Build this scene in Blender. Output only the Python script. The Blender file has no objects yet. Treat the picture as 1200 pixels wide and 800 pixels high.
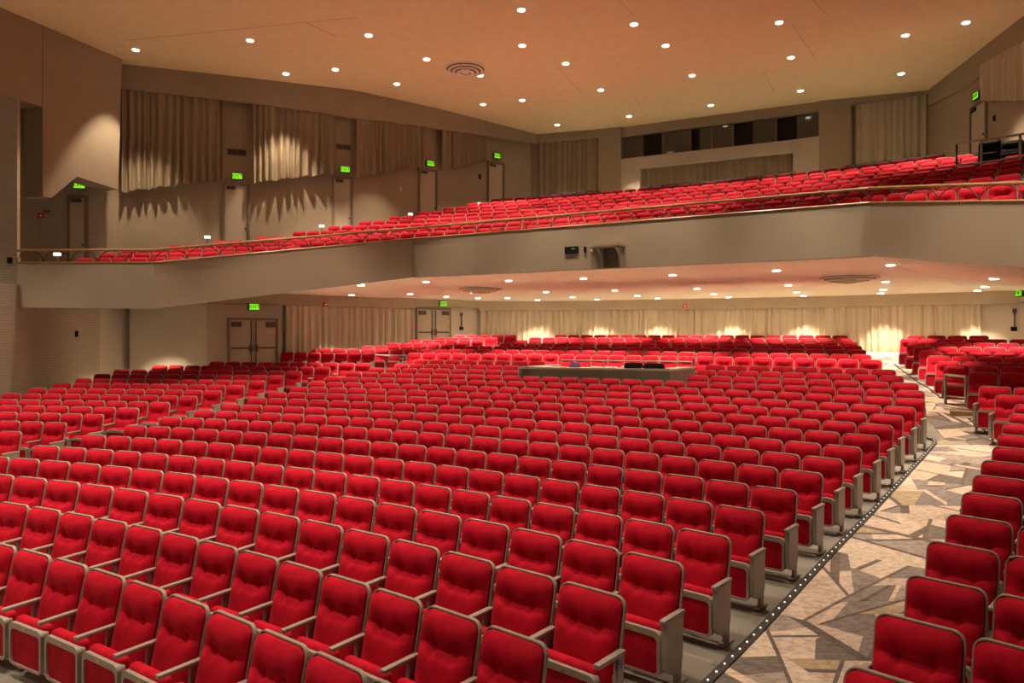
import bpy, bmesh, math, random
import numpy as np
from mathutils import Vector, Matrix
random.seed(7); np.random.seed(7)
sin, cos, pi = math.sin, math.cos, math.pi

# ------------------------------------------------------------------ camera, world, light, exposure
EZ = 2.75                      # eye height above the floor of the front rows
FPX, HOR = 850.0, 390.0        # focal length and horizon in pixels of the 1200x800 frame
scene = bpy.context.scene
col = scene.collection
cam = bpy.data.cameras.new('camera'); camo = bpy.data.objects.new('camera', cam); col.objects.link(camo)
camo.location = (0, 0, EZ); camo.rotation_euler = (pi/2, 0, 0)
cam.sensor_width = 36; cam.lens = FPX/1200*36; cam.shift_y = (HOR-400)/1200; cam.clip_end = 200
scene.camera = camo
w = bpy.data.worlds.new('world'); scene.world = w; w.use_nodes = True
w.node_tree.nodes['Background'].inputs[0].default_value = (1, .80, .60, 1)
w.node_tree.nodes['Background'].inputs[1].default_value = .06
vs = scene.view_settings
vs.view_transform = 'Standard'; vs.look = 'None'; vs.gamma = 1; vs.use_curve_mapping = False; vs.exposure = 0.2
LAMP_UP, LAMP_LOW, LAMP_FOH = 1400.0, 850.0, 350.0
WARM = (1, .80, .58)

# ------------------------------------------------------------------ helpers
def tag(o, label=None, cat=None, group=None, kind=None):
    if label: o['label'] = label
    if cat: o['category'] = cat
    if group: o['group'] = group
    if kind: o['kind'] = kind
    return o
def empty(name, loc=(0, 0, 0), rz=0, parent=None):
    o = bpy.data.objects.new(name, None); col.objects.link(o); o.empty_display_size = .1
    o.location = loc; o.rotation_euler = (0, 0, rz); o.parent = parent
    return o
class MB:
    def __init__(s): s.v = []; s.f = []; s.m = []
    def add(s, verts, faces, mi=0):
        n = len(s.v); s.v += [tuple(p) for p in verts]; s.f += [tuple(i+n for i in f) for f in faces]; s.m += [mi]*len(faces); return s
    def box(s, x0, x1, y0, y1, z0, z1, mi=0):
        v = [(x, y, z) for z in (z0, z1) for y in (y0, y1) for x in (x0, x1)]
        return s.add(v, [(0, 2, 3, 1), (4, 5, 7, 6), (0, 1, 5, 4), (2, 6, 7, 3), (0, 4, 6, 2), (1, 3, 7, 5)], mi)
    def rbox(s, x0, x1, y0, y1, z0, z1, r, seg=2, mi=0):
        bm = bmesh.new(); bmesh.ops.create_cube(bm, size=1)
        for q in bm.verts: q.co = ((x0+x1)/2+q.co.x*(x1-x0), (y0+y1)/2+q.co.y*(y1-y0), (z0+z1)/2+q.co.z*(z1-z0))
        bmesh.ops.bevel(bm, geom=bm.edges[:]+bm.verts[:], offset=r, segments=seg, profile=.5, affect='EDGES')
        bm.verts.index_update()
        s.add([q.co[:] for q in bm.verts], [[q.index for q in f.verts] for f in bm.faces], mi); bm.free(); return s
    def prism(s, pts, ax, d0, d1, mi=0):
        # closed outline of 2D points extruded along axis ax ('x': pts are (y,z); 'y': (x,z); 'z': (x,y))
        def P(p, d): return (d, p[0], p[1]) if ax == 'x' else (p[0], d, p[1]) if ax == 'y' else (p[0], p[1], d)
        n = len(pts); v = [P(p, d0) for p in pts]+[P(p, d1) for p in pts]
        f = [tuple(range(n-1, -1, -1)), tuple(range(n, 2*n))]+[(i, (i+1) % n, n+(i+1) % n, n+i) for i in range(n)]
        return s.add(v, f, mi)
    def ring(s, outer, inner, ax, d0, d1, mi=0):
        def P(p, d): return (d, p[0], p[1]) if ax == 'x' else (p[0], d, p[1]) if ax == 'y' else (p[0], p[1], d)
        n = len(outer); v = [P(p, d0) for p in outer]+[P(p, d1) for p in outer]+[P(p, d0) for p in inner]+[P(p, d1) for p in inner]
        f = []
        for i in range(n):
            j = (i+1) % n
            f += [(i, j, n+j, n+i), (2*n+j, 2*n+i, 3*n+i, 3*n+j), (j, i, 2*n+i, 2*n+j), (n+i, n+j, 3*n+j, 3*n+i)]
        return s.add(v, f, mi)
    def tube(s, pts, r, n=8, mi=0, closed=False):
        pts = [Vector(p) for p in pts]; m = len(pts); V = []; F = []
        for i, p in enumerate(pts):
            a = pts[(i-1) % m] if (i > 0 or closed) else p; b = pts[(i+1) % m] if (i < m-1 or closed) else p
            t = (b-a).normalized(); u = t.cross(Vector((0, 0, 1)))
            if u.length < .05: u = t.cross(Vector((0, 1, 0)))
            u.normalize(); w_ = t.cross(u)
            V += [p+(u*cos(2*pi*k/n)+w_*sin(2*pi*k/n))*r for k in range(n)]
        for i in range(m if closed else m-1):
            j = (i+1) % m
            F += [(i*n+k, i*n+(k+1) % n, j*n+(k+1) % n, j*n+k) for k in range(n)]
        if not closed: F += [tuple(range(n-1, -1, -1)), tuple((m-1)*n+k for k in range(n))]
        return s.add(V, F, mi)
    def disc(s, c, r, n=20, z1=None, mi=0):
        z1 = c[2]+.01 if z1 is None else z1
        return s.prism([(c[0]+r*cos(2*pi*k/n), c[1]+r*sin(2*pi*k/n)) for k in range(n)], 'z', c[2], z1, mi)
    def mesh(s, name, mats, smooth=False):
        me = bpy.data.meshes.new(name); me.from_pydata(s.v, [], s.f)
        mats = mats if isinstance(mats, (list, tuple)) else [mats]
        for m in mats: me.materials.append(m)
        me.polygons.foreach_set('material_index', s.m)
        bm = bmesh.new(); bm.from_mesh(me); bmesh.ops.recalc_face_normals(bm, faces=bm.faces[:]); bm.to_mesh(me); bm.free()
        if smooth:
            me.polygons.foreach_set('use_smooth', [True]*len(me.polygons))
            me.set_sharp_from_angle(angle=math.radians(38))
        me.update(); return me
    def build(s, name, mats, parent=None, smooth=False):
        o = bpy.data.objects.new(name, s.mesh(name, mats, smooth)); col.objects.link(o); o.parent = parent; return o
def rrect(x0, x1, z0, z1, rt, rb, n=4):
    pts = []
    for cx, cz, r, a0 in ((x1-rt, z1-rt, rt, 0), (x0+rt, z1-rt, rt, 90), (x0+rb, z0+rb, rb, 180), (x1-rb, z0+rb, rb, 270)):
        for k in range(n+1):
            a = math.radians(a0+90*k/n); pts.append((cx+r*cos(a), cz+r*sin(a)))
    return pts

# pixel rays (used only to read plan positions off the photograph)
def px(x, y, Y): return Vector(((x-600)/FPX*Y, Y, EZ+(HOR-y)/FPX*Y))
def zat(y, Y): return EZ+(HOR-y)/FPX*Y
def hit(path, x):
    t = (x-600)/FPX; best = None
    for (ax, ay), (bx, by) in zip(path[:-1], path[1:]):
        d = (bx-ax)-t*(by-ay)
        if abs(d) < 1e-9: continue
        u = (t*ay-ax)/d
        if -1e-6 <= u <= 1+1e-6:
            p = (ax+u*(bx-ax), ay+u*(by-ay))
            if best is None or p[1] < best[1]: best = p
    if best is None:                        # past the ends: nearest end point
        best = min(path, key=lambda p: abs(p[0]/p[1]-t))
    return best
def on(path, x, y):
    p = hit(path, x); return Vector((p[0], p[1], zat(y, p[1])))
def offs(path, d):
    # shift a plan polyline by d towards the camera side
    out = []
    n = len(path)
    for i in range(n):
        a = Vector(path[max(i-1, 0)]); b = Vector(path[min(i+1, n-1)])
        t = (b-a).normalized(); nn = Vector((t.y, -t.x))
        if nn.dot(-Vector(path[i])) < 0: nn = -nn
        out.append((path[i][0]+nn.x*d, path[i][1]+nn.y*d))
    return out

# ------------------------------------------------------------------ materials
def mat(name, color, rough=.6, metal=0, var=0, scale=20, bump=0, bscale=60, sheen=0, spec=.5, stretch=(1, 1, 1), coord='Object'):
    m = bpy.data.materials.new(name); m.use_nodes = True; nt = m.node_tree; b = nt.nodes['Principled BSDF']
    b.inputs['Base Color'].default_value = (*color, 1); b.inputs['Roughness'].default_value = rough; b.inputs['Metallic'].default_value = metal
    b.inputs['Specular IOR Level'].default_value = spec
    if sheen:
        b.inputs['Sheen Weight'].default_value = sheen; b.inputs['Sheen Roughness'].default_value = .4; b.inputs['Sheen Tint'].default_value = (1, .25, .28, 1)
    if var or bump:
        tc = nt.nodes.new('ShaderNodeTexCoord'); mp = nt.nodes.new('ShaderNodeMapping'); mp.inputs['Scale'].default_value = stretch
        nt.links.new(tc.outputs[coord], mp.inputs[0])
    if var:
        n = nt.nodes.new('ShaderNodeTexNoise'); n.inputs['Scale'].default_value = scale; n.inputs['Detail'].default_value = 5
        nt.links.new(mp.outputs[0], n.inputs['Vector'])
        mr = nt.nodes.new('ShaderNodeMapRange'); mr.inputs[1].default_value = .3; mr.inputs[2].default_value = .7; mr.inputs[3].default_value = 1-var; mr.inputs[4].default_value = 1+var
        nt.links.new(n.outputs[0], mr.inputs[0])
        mx = nt.nodes.new('ShaderNodeVectorMath'); mx.operation = 'SCALE'; mx.inputs[0].default_value = color
        nt.links.new(mr.outputs[0], mx.inputs['Scale']); nt.links.new(mx.outputs[0], b.inputs['Base Color'])
    if bump:
        n2 = nt.nodes.new('ShaderNodeTexNoise'); n2.inputs['Scale'].default_value = bscale; n2.inputs['Detail'].default_value = 4
        nt.links.new(mp.outputs[0], n2.inputs['Vector'])
        bp = nt.nodes.new('ShaderNodeBump'); bp.inputs['Strength'].default_value = bump; bp.inputs['Distance'].default_value = .01
        nt.links.new(n2.outputs[0], bp.inputs['Height']); nt.links.new(bp.outputs[0], b.inputs['Normal'])
    return m
def emit(name, color, s):
    m = bpy.data.materials.new(name); m.use_nodes = True; b = m.node_tree.nodes['Principled BSDF']
    b.inputs['Base Color'].default_value = (0, 0, 0, 1); b.inputs['Emission Color'].default_value = (*color, 1); b.inputs['Emission Strength'].default_value = s
    return m
M = dict(
    red=mat('red_velvet', (.50, .0055, .024), .8, var=.22, scale=9, bump=.25, bscale=140, sheen=.12, spec=.12),
    grey=mat('taupe_enamel', (.35, .30, .255), .42, var=.06, scale=12),
    shell=mat('back_shell', (.06, .05, .042), .55),  # kept dark so the gap between rim and pad has its shade in the colour
    dark=mat('dark_metal', (.05, .045, .04), .5),
    black=mat('black_vinyl', (.012, .011, .011), .8, spec=.15),
    brass=mat('brass_plate', (.62, .40, .10), .35, metal=.7),
    wall=mat('taupe_plaster', (.36, .285, .20), .85, var=.05, scale=1.5, bump=.15, bscale=30, spec=.2),
    pale=mat('pale_plaster', (.52, .45, .35), .85, var=.04, scale=1.5, bump=.1, bscale=30, spec=.2),
    fascia=mat('fascia_paint', (.42, .36, .28), .7, var=.04, scale=.8, spec=.3),
    ceil=mat('ceiling_plaster', (.90, .72, .44), .9, var=.04, scale=3, bump=.2, bscale=25, spec=.1),
    soffit=mat('soffit_plaster', (.92, .79, .63), .9, var=.03, scale=2, bump=.12, bscale=25, spec=.1),
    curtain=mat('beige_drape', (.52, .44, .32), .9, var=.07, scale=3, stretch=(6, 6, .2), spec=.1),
    curtain2=mat('taupe_drape', (.32, .25, .165), .9, var=.07, scale=3, stretch=(6, 6, .2), spec=.1),  # beige drape darkened: the dim light on the upper curtains is in its colour
    conc=mat('grey_concrete', (.30, .275, .24), .8, var=.22, scale=1.3, bump=.15, bscale=18),
    door=mat('tan_door', (.47, .39, .29), .5, var=.03, scale=4),
    frame=mat('door_frame', (.21, .17, .13), .5),
    bronze=mat('bronze_hardware', (.10, .07, .05), .4, metal=.6),
    rail=mat('oak_handrail', (.34, .20, .08), .35, var=.15, scale=10),
    iron=mat('wrought_iron', (.045, .035, .03), .5, metal=.4),
    steel=mat('brushed_rail', (.42, .39, .34), .35, metal=.6),
    glass=mat('dark_window_glass', (.07, .055, .042), .08, spec=.6),
    void=mat('dark_room', (.006, .005, .005), .9),  # near-black: shade inside open windows, vent backing, exit lettering
    lens=emit('lamp_lens', (1, .93, .82), 9),
    led=emit('led_dot', (1, .95, .85), 1.2),
    exitg=emit('exit_green', (.28, 1, .02), .85),
    joint=mat('ceiling_joint', (.5, .36, .22), .9),
    white=mat('white_enamel', (.75, .72, .66), .4),
    alarm=mat('alarm_red', (.5, .02, .015), .35),
    vent=mat('vent_metal', (.16, .12, .09), .6),
    booth=mat('booth_panel', (.24, .195, .145), .6, var=.05, scale=3),
    counter=mat('booth_counter', (.62, .52, .40), .5),
    blue=mat('blue_emblem', (.05, .06, .35), .4),
    purple=mat('purple_cloth', (.18, .12, .32), .8),
)
def brick_mat():
    m = mat('painted_brick', (.46, .39, .30), .85, spec=.2); nt = m.node_tree; b = nt.nodes['Principled BSDF']
    tc = nt.nodes.new('ShaderNodeTexCoord'); sp = nt.nodes.new('ShaderNodeSeparateXYZ'); ad = nt.nodes.new('ShaderNodeMath'); cb = nt.nodes.new('ShaderNodeCombineXYZ')
    nt.links.new(tc.outputs['Object'], sp.inputs[0]); nt.links.new(sp.outputs[0], ad.inputs[0]); nt.links.new(sp.outputs[1], ad.inputs[1])
    nt.links.new(ad.outputs[0], cb.inputs[0]); nt.links.new(sp.outputs[2], cb.inputs[1])
    br = nt.nodes.new('ShaderNodeTexBrick'); br.inputs['Scale'].default_value = 1.0; br.inputs['Brick Width'].default_value = .3; br.inputs['Row Height'].default_value = .075; br.inputs['Mortar Size'].default_value = .008
    br.inputs['Color1'].default_value = (.47, .40, .31, 1); br.inputs['Color2'].default_value = (.43, .36, .28, 1); br.inputs['Mortar'].default_value = (.37, .31, .24, 1)
    nt.links.new(cb.outputs[0], br.inputs['Vector']); nt.links.new(br.outputs[0], b.inputs['Base Color'])
    bp = nt.nodes.new('ShaderNodeBump'); bp.inputs['Strength'].default_value = .6; bp.inputs['Distance'].default_value = .012; bp.invert = True
    nt.links.new(br.outputs['Fac'], bp.inputs['Height']); nt.links.new(bp.outputs[0], b.inputs['Normal'])
    return m
M['brick'] = brick_mat()
def carpet_mat():
    m = mat('geometric_carpet', (.5, .4, .3), .95, bump=.3, bscale=90, spec=.05); nt = m.node_tree; b = nt.nodes['Principled BSDF']
    at = nt.nodes.new('ShaderNodeAttribute'); at.attribute_name = 'print'
    n = nt.nodes.new('ShaderNodeTexNoise'); n.inputs['Scale'].default_value = 7; n.inputs['Detail'].default_value = 9; n.inputs['Roughness'].default_value = .75
    tc = nt.nodes.new('ShaderNodeTexCoord'); mp = nt.nodes.new('ShaderNodeMapping'); mp.inputs['Scale'].default_value = (1.6, 2.8, 1); mp.inputs['Rotation'].default_value = (0, 0, .3)
    nt.links.new(tc.outputs['Object'], mp.inputs[0]); nt.links.new(mp.outputs[0], n.inputs['Vector'])
    mr = nt.nodes.new('ShaderNodeMapRange'); mr.inputs[1].default_value = .36; mr.inputs[2].default_value = .56; mr.inputs[3].default_value = .62; mr.inputs[4].default_value = 1.1
    nt.links.new(n.outputs[0], mr.inputs[0])
    mx = nt.nodes.new('ShaderNodeVectorMath'); mx.operation = 'SCALE'
    nt.links.new(at.outputs['Color'], mx.inputs[0]); nt.links.new(mr.outputs[0], mx.inputs['Scale']); nt.links.new(mx.outputs[0], b.inputs['Base Color'])
    return m
M['carpet'] = carpet_mat()

# ------------------------------------------------------------------ plan of the house: rows are arcs around CEN
CEN = (-14.58, -12.54); R0, DR = 22.47, .86
KZ = [(-6, -2.22), (-1, -1.945), (0, -1.887), (1, -1.835), (3, -1.785), (4, -1.729), (6, -1.613), (8, -1.528), (10, -1.403), (12, -1.27), (14, -1.105), (17, -.834), (19.5, -.69), (21, -.53), (26, -.03), (32, .2)]
def ztop(R):
    k = (R-R0)/DR
    return EZ+float(np.interp(k, [a for a, _ in KZ], [b for _, b in KZ]))
def zfloor(R): return ztop(R)-.86
def pol(R, a): return (CEN[0]+R*sin(a), CEN[1]+R*cos(a))
def ang(x, R):
    t = (x-600)/FPX; ph = math.atan(t)
    return ph+math.asin(max(-1, min(1, (t*CEN[1]-CEN[0])*cos(ph)/R)))
def floor_hit(x, y):
    lo, hi = 1.5, 40.0
    for _ in range(50):
        Y = (lo+hi)/2; p = px(x, y, Y)
        if p.z > zfloor(math.hypot(p.x-CEN[0], p.y-CEN[1])): lo = Y
        else: hi = Y
    return px(x, y, lo)
def pol_of(p): return math.hypot(p[0]-CEN[0], p[1]-CEN[1]), math.atan2(p[0]-CEN[0], p[1]-CEN[1])

CEIL = EZ+9.2
# upper walls (plan lines read where they meet the flat ceiling), stage side to rear to stage side
HEAD_L = [(-13.4, 24.8), (-9.4, 26.2), (-6.0, 27.5), (-3.1, 29.7), (1.18, 33.6)]
REAR_UP = [(1.18, 33.6), (4.4, 32.6), (12.2, 28.75), (15.9, 27.5)]
HEAD_R = [(15.9, 27.5), (15.45, 24.4), (15.0, 21.3), (14.3, 16.5)]
WALL_LU = offs(HEAD_L, -.45)
LOWER = [(-13.3, 17.5), (-13.3, 23.4), (-13.05, 24.7), (-12.9, 26.0)]
LOWER_L = [(-10.27, 24.4), (-8.3, 26.2), (-4.3, 30.4), (-2.65, 31.55), (-1.46, 32.6)]
LOWER_R = [(-1.46, 32.6), (2.4, 32.4), (7.3, 31.0), (12.1, 28.7), (16.4, 25.5), (17.4, 24.6)]
LOWER_RS = [(17.4, 24.6), (17.0, 21.0), (16.6, 14.0)]
# balcony front: plan and height of the fascia's lower edge
def atpx(x, h): Y = 1.2*FPX/h; return ((x-600)/FPX*Y, Y)
BF = [atpx(20, 52), atpx(180, 54), atpx(483, 45), atpx(1020, 62), atpx(1200, 77), None]
BF[5] = (BF[4][0]+(BF[4][0]-BF[3][0])*1.3, BF[4][1]+(BF[4][1]-BF[3][1])*1.3)
BZ = [zat(360, BF[0][1]), zat(362, BF[1][1]), zat(325, BF[2][1]), zat(300, BF[3][1]), zat(313, BF[4][1]), 0]
BZ[5] = BZ[4]+(BZ[4]-BZ[3])*1.3

# ------------------------------------------------------------------ large structure
def slab(name, path, z0s, z1s, thick, m, parent=None):
    # vertical wall along a plan polyline, thickness away from the camera
    back = offs(path, -thick); b = MB(); n = len(path)
    z0s = z0s if isinstance(z0s, (list, tuple)) else [z0s]*n; z1s = z1s if isinstance(z1s, (list, tuple)) else [z1s]*n
    V = []
    for i in range(n):
        V += [(*path[i], z0s[i]), (*path[i], z1s[i]), (*back[i], z1s[i]), (*back[i], z0s[i])]
    F = []
    for i in range(n-1):
        a = 4*i; c = a+4
        F += [(a, c, c+1, a+1), (a+1, c+1, c+2, a+2), (a+2, c+2, c+3, a+3), (a+3, c+3, c, a)]
    F += [(0, 1, 2, 3), (4*n-1, 4*n-2, 4*n-3, 4*n-4)]
    b.add(V, F); o = b.build(name, m, parent)
    if parent is None: o['kind'] = 'structure'
    return o
def cone_patch(name, Rs, a0, a1, na, zf, m, thick=.15):
    b = MB(); V = []; F = []
    for R in Rs:
        for j in range(na+1):
            a = a0+(a1-a0)*j/na; V.append((*pol(R, a), zf(R)))
    n = len(V); V += [(x, y, z-thick) for x, y, z in V]; q = na+1
    for i in range(len(Rs)-1):
        for j in range(na):
            A = i*q+j; F += [(A, A+1, A+q+1, A+q), (n+A, n+A+q, n+A+q+1, n+A+1)]
    b.add(V, F); return b.build(name, m)
fl = cone_patch('floor', [17+i*.86 for i in range(40)], -.25, 1.25, 60, zfloor, M['conc']); fl['kind'] = 'structure'
ce = MB().box(-22, 24, -3, 38, CEIL, CEIL+.3).build('ceiling', M['ceil']); ce['kind'] = 'structure'
# faint joints of the ceiling boards
for (x0, y0), (x1, y1) in (((743, 18), (705, -20)), ((655, 80), (687, 116)), ((953, 0), (971, 19)), ((928, 28), (957, 71)), ((895, 84), (907, 108)), ((150, 47), (420, 20)), ((360, 27), (395, 43)), ((744, 114), (760, 140))):
    Ya, Yb = 9.2*FPX/(HOR-y0), 9.2*FPX/(HOR-y1)
    A = Vector(((x0-600)/FPX*Ya, Ya, CEIL-.002)); B = Vector(((x1-600)/FPX*Yb, Yb, CEIL-.002))
    MB().tube([A, B], .006, 4).build('ceiling_joint', M['joint'], ce)

UPB = EZ+1.6
slab('wall_left', [(-16.5, 23.0)]+WALL_LU, UPB, CEIL, .3, M['wall'])
slab('trim_1', HEAD_L, [zat(103, 24.8), zat(120, 26.2), zat(137, 27.5), zat(150, 29.7), zat(168, 33.6)], CEIL, .2, M['wall'])
RW_ = offs(REAR_UP, -.4)
slab('wall_rear', [(RW_[0][0]-1.2, RW_[0][1]+.2)]+RW_+[(RW_[-1][0]+1.5, RW_[-1][1]-.5)], UPB, CEIL, .3, M['wall'])
slab('wall_right', [(HEAD_R[0][0]+.1, HEAD_R[0][1]+.9)]+HEAD_R, UPB, CEIL, .3, M['wall'])
# band above the upper right corner
slab('trim_2', offs(HEAD_R, .12), [zat(124, 27.5), zat(100, 24.4), zat(52, 21.3), zat(-60, 16.5)], CEIL, .1, M['wall'])

def rearpt(x): return hit(REAR_UP, x)
def rear_panel(name, x0, x1, y0a, y0b, y1a, y1b, d0, d1, m, parent=None):
    # piece of the rear upper wall between pixel columns; y0 lower edge, y1 upper edge (None: ceiling)
    a, b = rearpt(x0), rearpt(x1); P = [a, b]
    z0 = [zat(y0a, a[1]), zat(y0b, b[1])]; z1 = [CEIL if y1a is None else zat(y1a, a[1]), CEIL if y1b is None else zat(y1b, b[1])]
    return slab(name, offs(P, d0), z0, z1, d0-d1, m, parent)
rw = empty('wall_rear_front', (0, 0, 0)); rw['kind'] = 'structure'
rear_panel('header', 630, 701, 166, 160, None, None, 0, -.35, M['wall'], rw)
rear_panel('pier', 701, 728, 300, 300, None, None, 0, -.35, M['wall'], rw)
rear_panel('window_header', 728, 960, 160, 129, None, None, -.1, -.38, M['wall'], rw)
rear_panel('lower_panel', 728, 750, 300, 300, 186.5, 183.6, 0, -.35, M['pale'], rw)
rear_panel('spandrel', 750, 929, 197, 177.5, 183.6, 163.6, 0, -.35, M['pale'], rw)
rear_panel('lower_panel', 929, 960, 300, 300, 163.6, 159.2, 0, -.35, M['pale'], rw)
rear_panel('pier', 960, 997, 300, 300, None, None, 0, -.35, M['wall'], rw)
rear_panel('header', 997, 1092, 122, 107.5, None, None, 0, -.35, M['wall'], rw)

# projection-room windows
win = empty('window_1', (0, 0, 0)); win['kind'] = 'structure'
def wtop(x): return 159+(x-728)*(129-159)/(960-728)
def wbot(x): return 187.5+(x-728)*(160-187.5)/(960-728)
panes = [(730, 752, 0), (752, 774, 1), (776.5, 807, 0), (808.5, 818, 1), (818, 832, 0), (833.5, 857, 0), (858.5, 881, 1), (881, 907.5, 0), (909.5, 933, 1), (933, 959, 0)]
for x0, x1, dk in panes:
    o = rear_panel('pane', x0+.2, x1-.2, wbot(x0), wbot(x1), wtop(x0), wtop(x1), -.26 if not dk else -.33, -.28 if not dk else -.36, M['void'] if dk else M['glass'], win)  # dark ones: black sheets standing in for the unlit room behind open windows
for x in (729, 775, 808, 833, 858, 908.5, 959.5):
    rear_panel('mullion', x-.6, x+.6, wbot(x), wbot(x), wtop(x), wtop(x), -.2, -.3, M['frame'], win)
rear_panel('sill', 728.5, 960, wbot(728), wbot(960), wbot(728)-1.2, wbot(960)-1.2, -.15, -.3, M['frame'], win)
rear_panel('head', 728.5, 960, wtop(728)+1, wtop(960)+1, wtop(728)-.3, wtop(960)-.3, -.15, -.3, M['frame'], win)

# lower walls under the balcony
LZ = EZ-3.2
slab('wall_left_lower', LOWER[:2], LZ, EZ+1.3, .25, M['brick'])
slab('wall_left_recess', LOWER[1:], LZ, EZ+1.3, .25, M['pale'])
lit = px(152, 390, 24.4), px(242, 390, 24.4)
slab('wall_left_return', [(lit[0].x, 24.4), (lit[1].x, 24.4)], LZ, EZ+1.05, 1.2, M['pale'])
slab('wall_left_rear', LOWER_L, LZ, EZ+1.75, .25, M['pale'])
slab('wall_rear_lower', LOWER_R, LZ, EZ+1.6, .25, M['pale'])
slab('wall_right_lower', LOWER_RS, LZ, EZ+1.6, .25, M['pale'])
slab('trim_3', offs(LOWER_L[0:3], .35), EZ+1.0, EZ+1.6, .34, M['wall'])
slab('trim_4', [hit(offs(LOWER_L, .35), x) for x in (481, 492, 536)]+[(-1.46, 32.25)], [EZ+1.12]*2+[EZ+1.12, EZ+1.12], EZ+1.6, .34, M['wall'])
slab('trim_5', offs(LOWER_R, .35), EZ+1.0, EZ+1.6, .34, M['wall'])
slab('trim_6', offs(LOWER_RS, .3), EZ+1.05, EZ+1.6, .25, M['wall'])
# tapered brick wall of the stage side
p0, p1 = px(-60, 390, 19.9), px(21, 390, 19.9)
bw = MB()
Yb = 19.9
outl = [(px(-60, 0, Yb).x, LZ), (px(33, 0, Yb).x, LZ), (px(22, 0, Yb).x, zat(360, Yb)), (px(20, 0, Yb).x, zat(300, Yb)), (px(20, 0, Yb).x, zat(116, Yb)), (px(-60, 0, Yb).x, zat(92, Yb))]
bw.prism(outl, 'y', Yb, Yb+.12)
o = bw.build('wall_left_brick', M['brick']); o['kind'] = 'structure'
slab('wall_left_balcony', [(px(18, 0, 23.6).x, 23.6), (px(121, 0, 24.2).x, 24.2), (px(122, 0, 25.2).x, 25.2)], UPB-.6, CEIL, .3, M['brick'])
# hanging wall panels beside the stage
A = Vector((-14.05, 21.7)); B = Vector((-13.05, 24.6))
def on_ab(x): return hit([tuple(A-(B-A)*.6), tuple(B)], x)
hp = MB(); pts = []
for x, y in ((50, None), (143, None), (138.5, 222), (90, 207), (60, 232), (50, 230)):
    p = on_ab(x); pts.append((p[0], p[1], CEIL if y is None else zat(y, p[1])))
nrm = Vector((-(B-A).y, (B-A).x)).normalized()*.75
V = pts+[(p[0]+nrm.x, p[1]+nrm.y, p[2]) for p in pts]; n = len(pts)
hp.add(V, [tuple(range(n)), tuple(range(2*n-1, n-1, -1))]+[(i, (i+1) % n, n+(i+1) % n, n+i) for i in range(n)])
o = hp.build('wall_panel_left', M['wall']); o['kind'] = 'structure'
hp = MB(); pts = []
for x, y in ((-20, None), (49.4, None), (49.4, 125), (-20, 104)):
    p = on_ab(x); pts.append((p[0], p[1], CEIL if y is None else zat(y, p[1])))
V = pts+[(p[0]+nrm.x, p[1]+nrm.y, p[2]) for p in pts]; n = len(pts)
hp.add(V, [tuple(range(n)), tuple(range(2*n-1, n-1, -1))]+[(i, (i+1) % n, n+(i+1) % n, n+i) for i in range(n)])
o = hp.build('wall_panel_stage', M['wall']); o['kind'] = 'structure'

# ------------------------------------------------------------------ balcony
bal = empty('balcony'); bal['kind'] = 'structure'
FH = 1.2
for i in range(5):
    slab('fascia_panel', [BF[i], BF[i+1]], [BZ[i], BZ[i+1]], [BZ[i]+FH, BZ[i+1]+FH], .22, M['fascia'], bal)
cap = MB()
for i in range(5):
    cap.tube([(*BF[i], BZ[i]+FH+.012), (*BF[i+1], BZ[i+1]+FH+.012)], .03, 6)
cap.build('coping', M['rail'], bal)
def bztop(R): return EZ+float(np.interp(R, [30, 33, 38, 46.4, 50], [1.4, 2.1, 3.3, 5.9, 6.6]))
def bfloor(R): return bztop(R)-.86
# soffit: front edge to the rear walls
SR = [(-13.2, 23.6), (-10.3, 24.4), (-8.3, 26.2), (-4.3, 30.4), (-1.46, 32.6), (2.4, 32.4), (7.3, 31.0), (12.1, 28.7), (16.4, 25.5), (17.4, 24.6), (17.0, 21)]
SRz = [.9, 1.05, 1.42, 1.42, 1.40, 1.40, 1.42, 1.42, 1.42, 1.42, 1.40]
def bf_at(u):
    i = min(int(u), 4); f = u-i
    return (BF[i][0]+(BF[i+1][0]-BF[i][0])*f, BF[i][1]+(BF[i+1][1]-BF[i][1])*f, BZ[i]+(BZ[i+1]-BZ[i])*f)
FU = [0, 1, 1.45, 1.85, 2, 2.25, 2.5, 2.75, 3, 4, 5]
sf = MB(); V = []; F = []
for u, r, rz in zip(FU, SR, SRz):
    f = bf_at(u)
    for t in range(5):
        q = t/4; V.append((f[0]+(r[0]-f[0])*q, f[1]+(r[1]-f[1])*q, f[2]+.03+(EZ+rz-f[2]-.03)*q))
n = len(V); V += [(x, y, z+.12) for x, y, z in V]
for i in range(len(FU)-1):
    for t in range(4):
        a = i*5+t; F += [(a, a+1, a+6, a+5), (n+a, n+a+5, n+a+6, n+a+1)]
sf.add(V, F).build('soffit', M['soffit'], bal)
# raked deck, from the fascia line back to the walls
dk = MB(); V = []; F = []
DB = [(-16, 24), (-13.5, 25.2), (-9.5, 26.7), (-3.0, 30.2), (1.0, 34), (4.4, 33), (8.3, 31), (12.2, 29.1), (16, 27.9), (15.8, 24), (15.2, 19)]
for u, r in zip(FU, DB):
    f = bf_at(u)
    for t in range(9):
        q = t/8; X = f[0]+(r[0]-f[0])*q; Yy = f[1]+(r[1]-f[1])*q; V.append((X, Yy, bfloor(math.hypot(X-CEN[0], Yy-CEN[1]))))
for i in range(len(FU)-1):
    for t in range(8):
        a = i*9+t; F.append((a, a+9, a+10, a+1))
dk.add(V, F).build('deck', M['conc'], bal)

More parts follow.
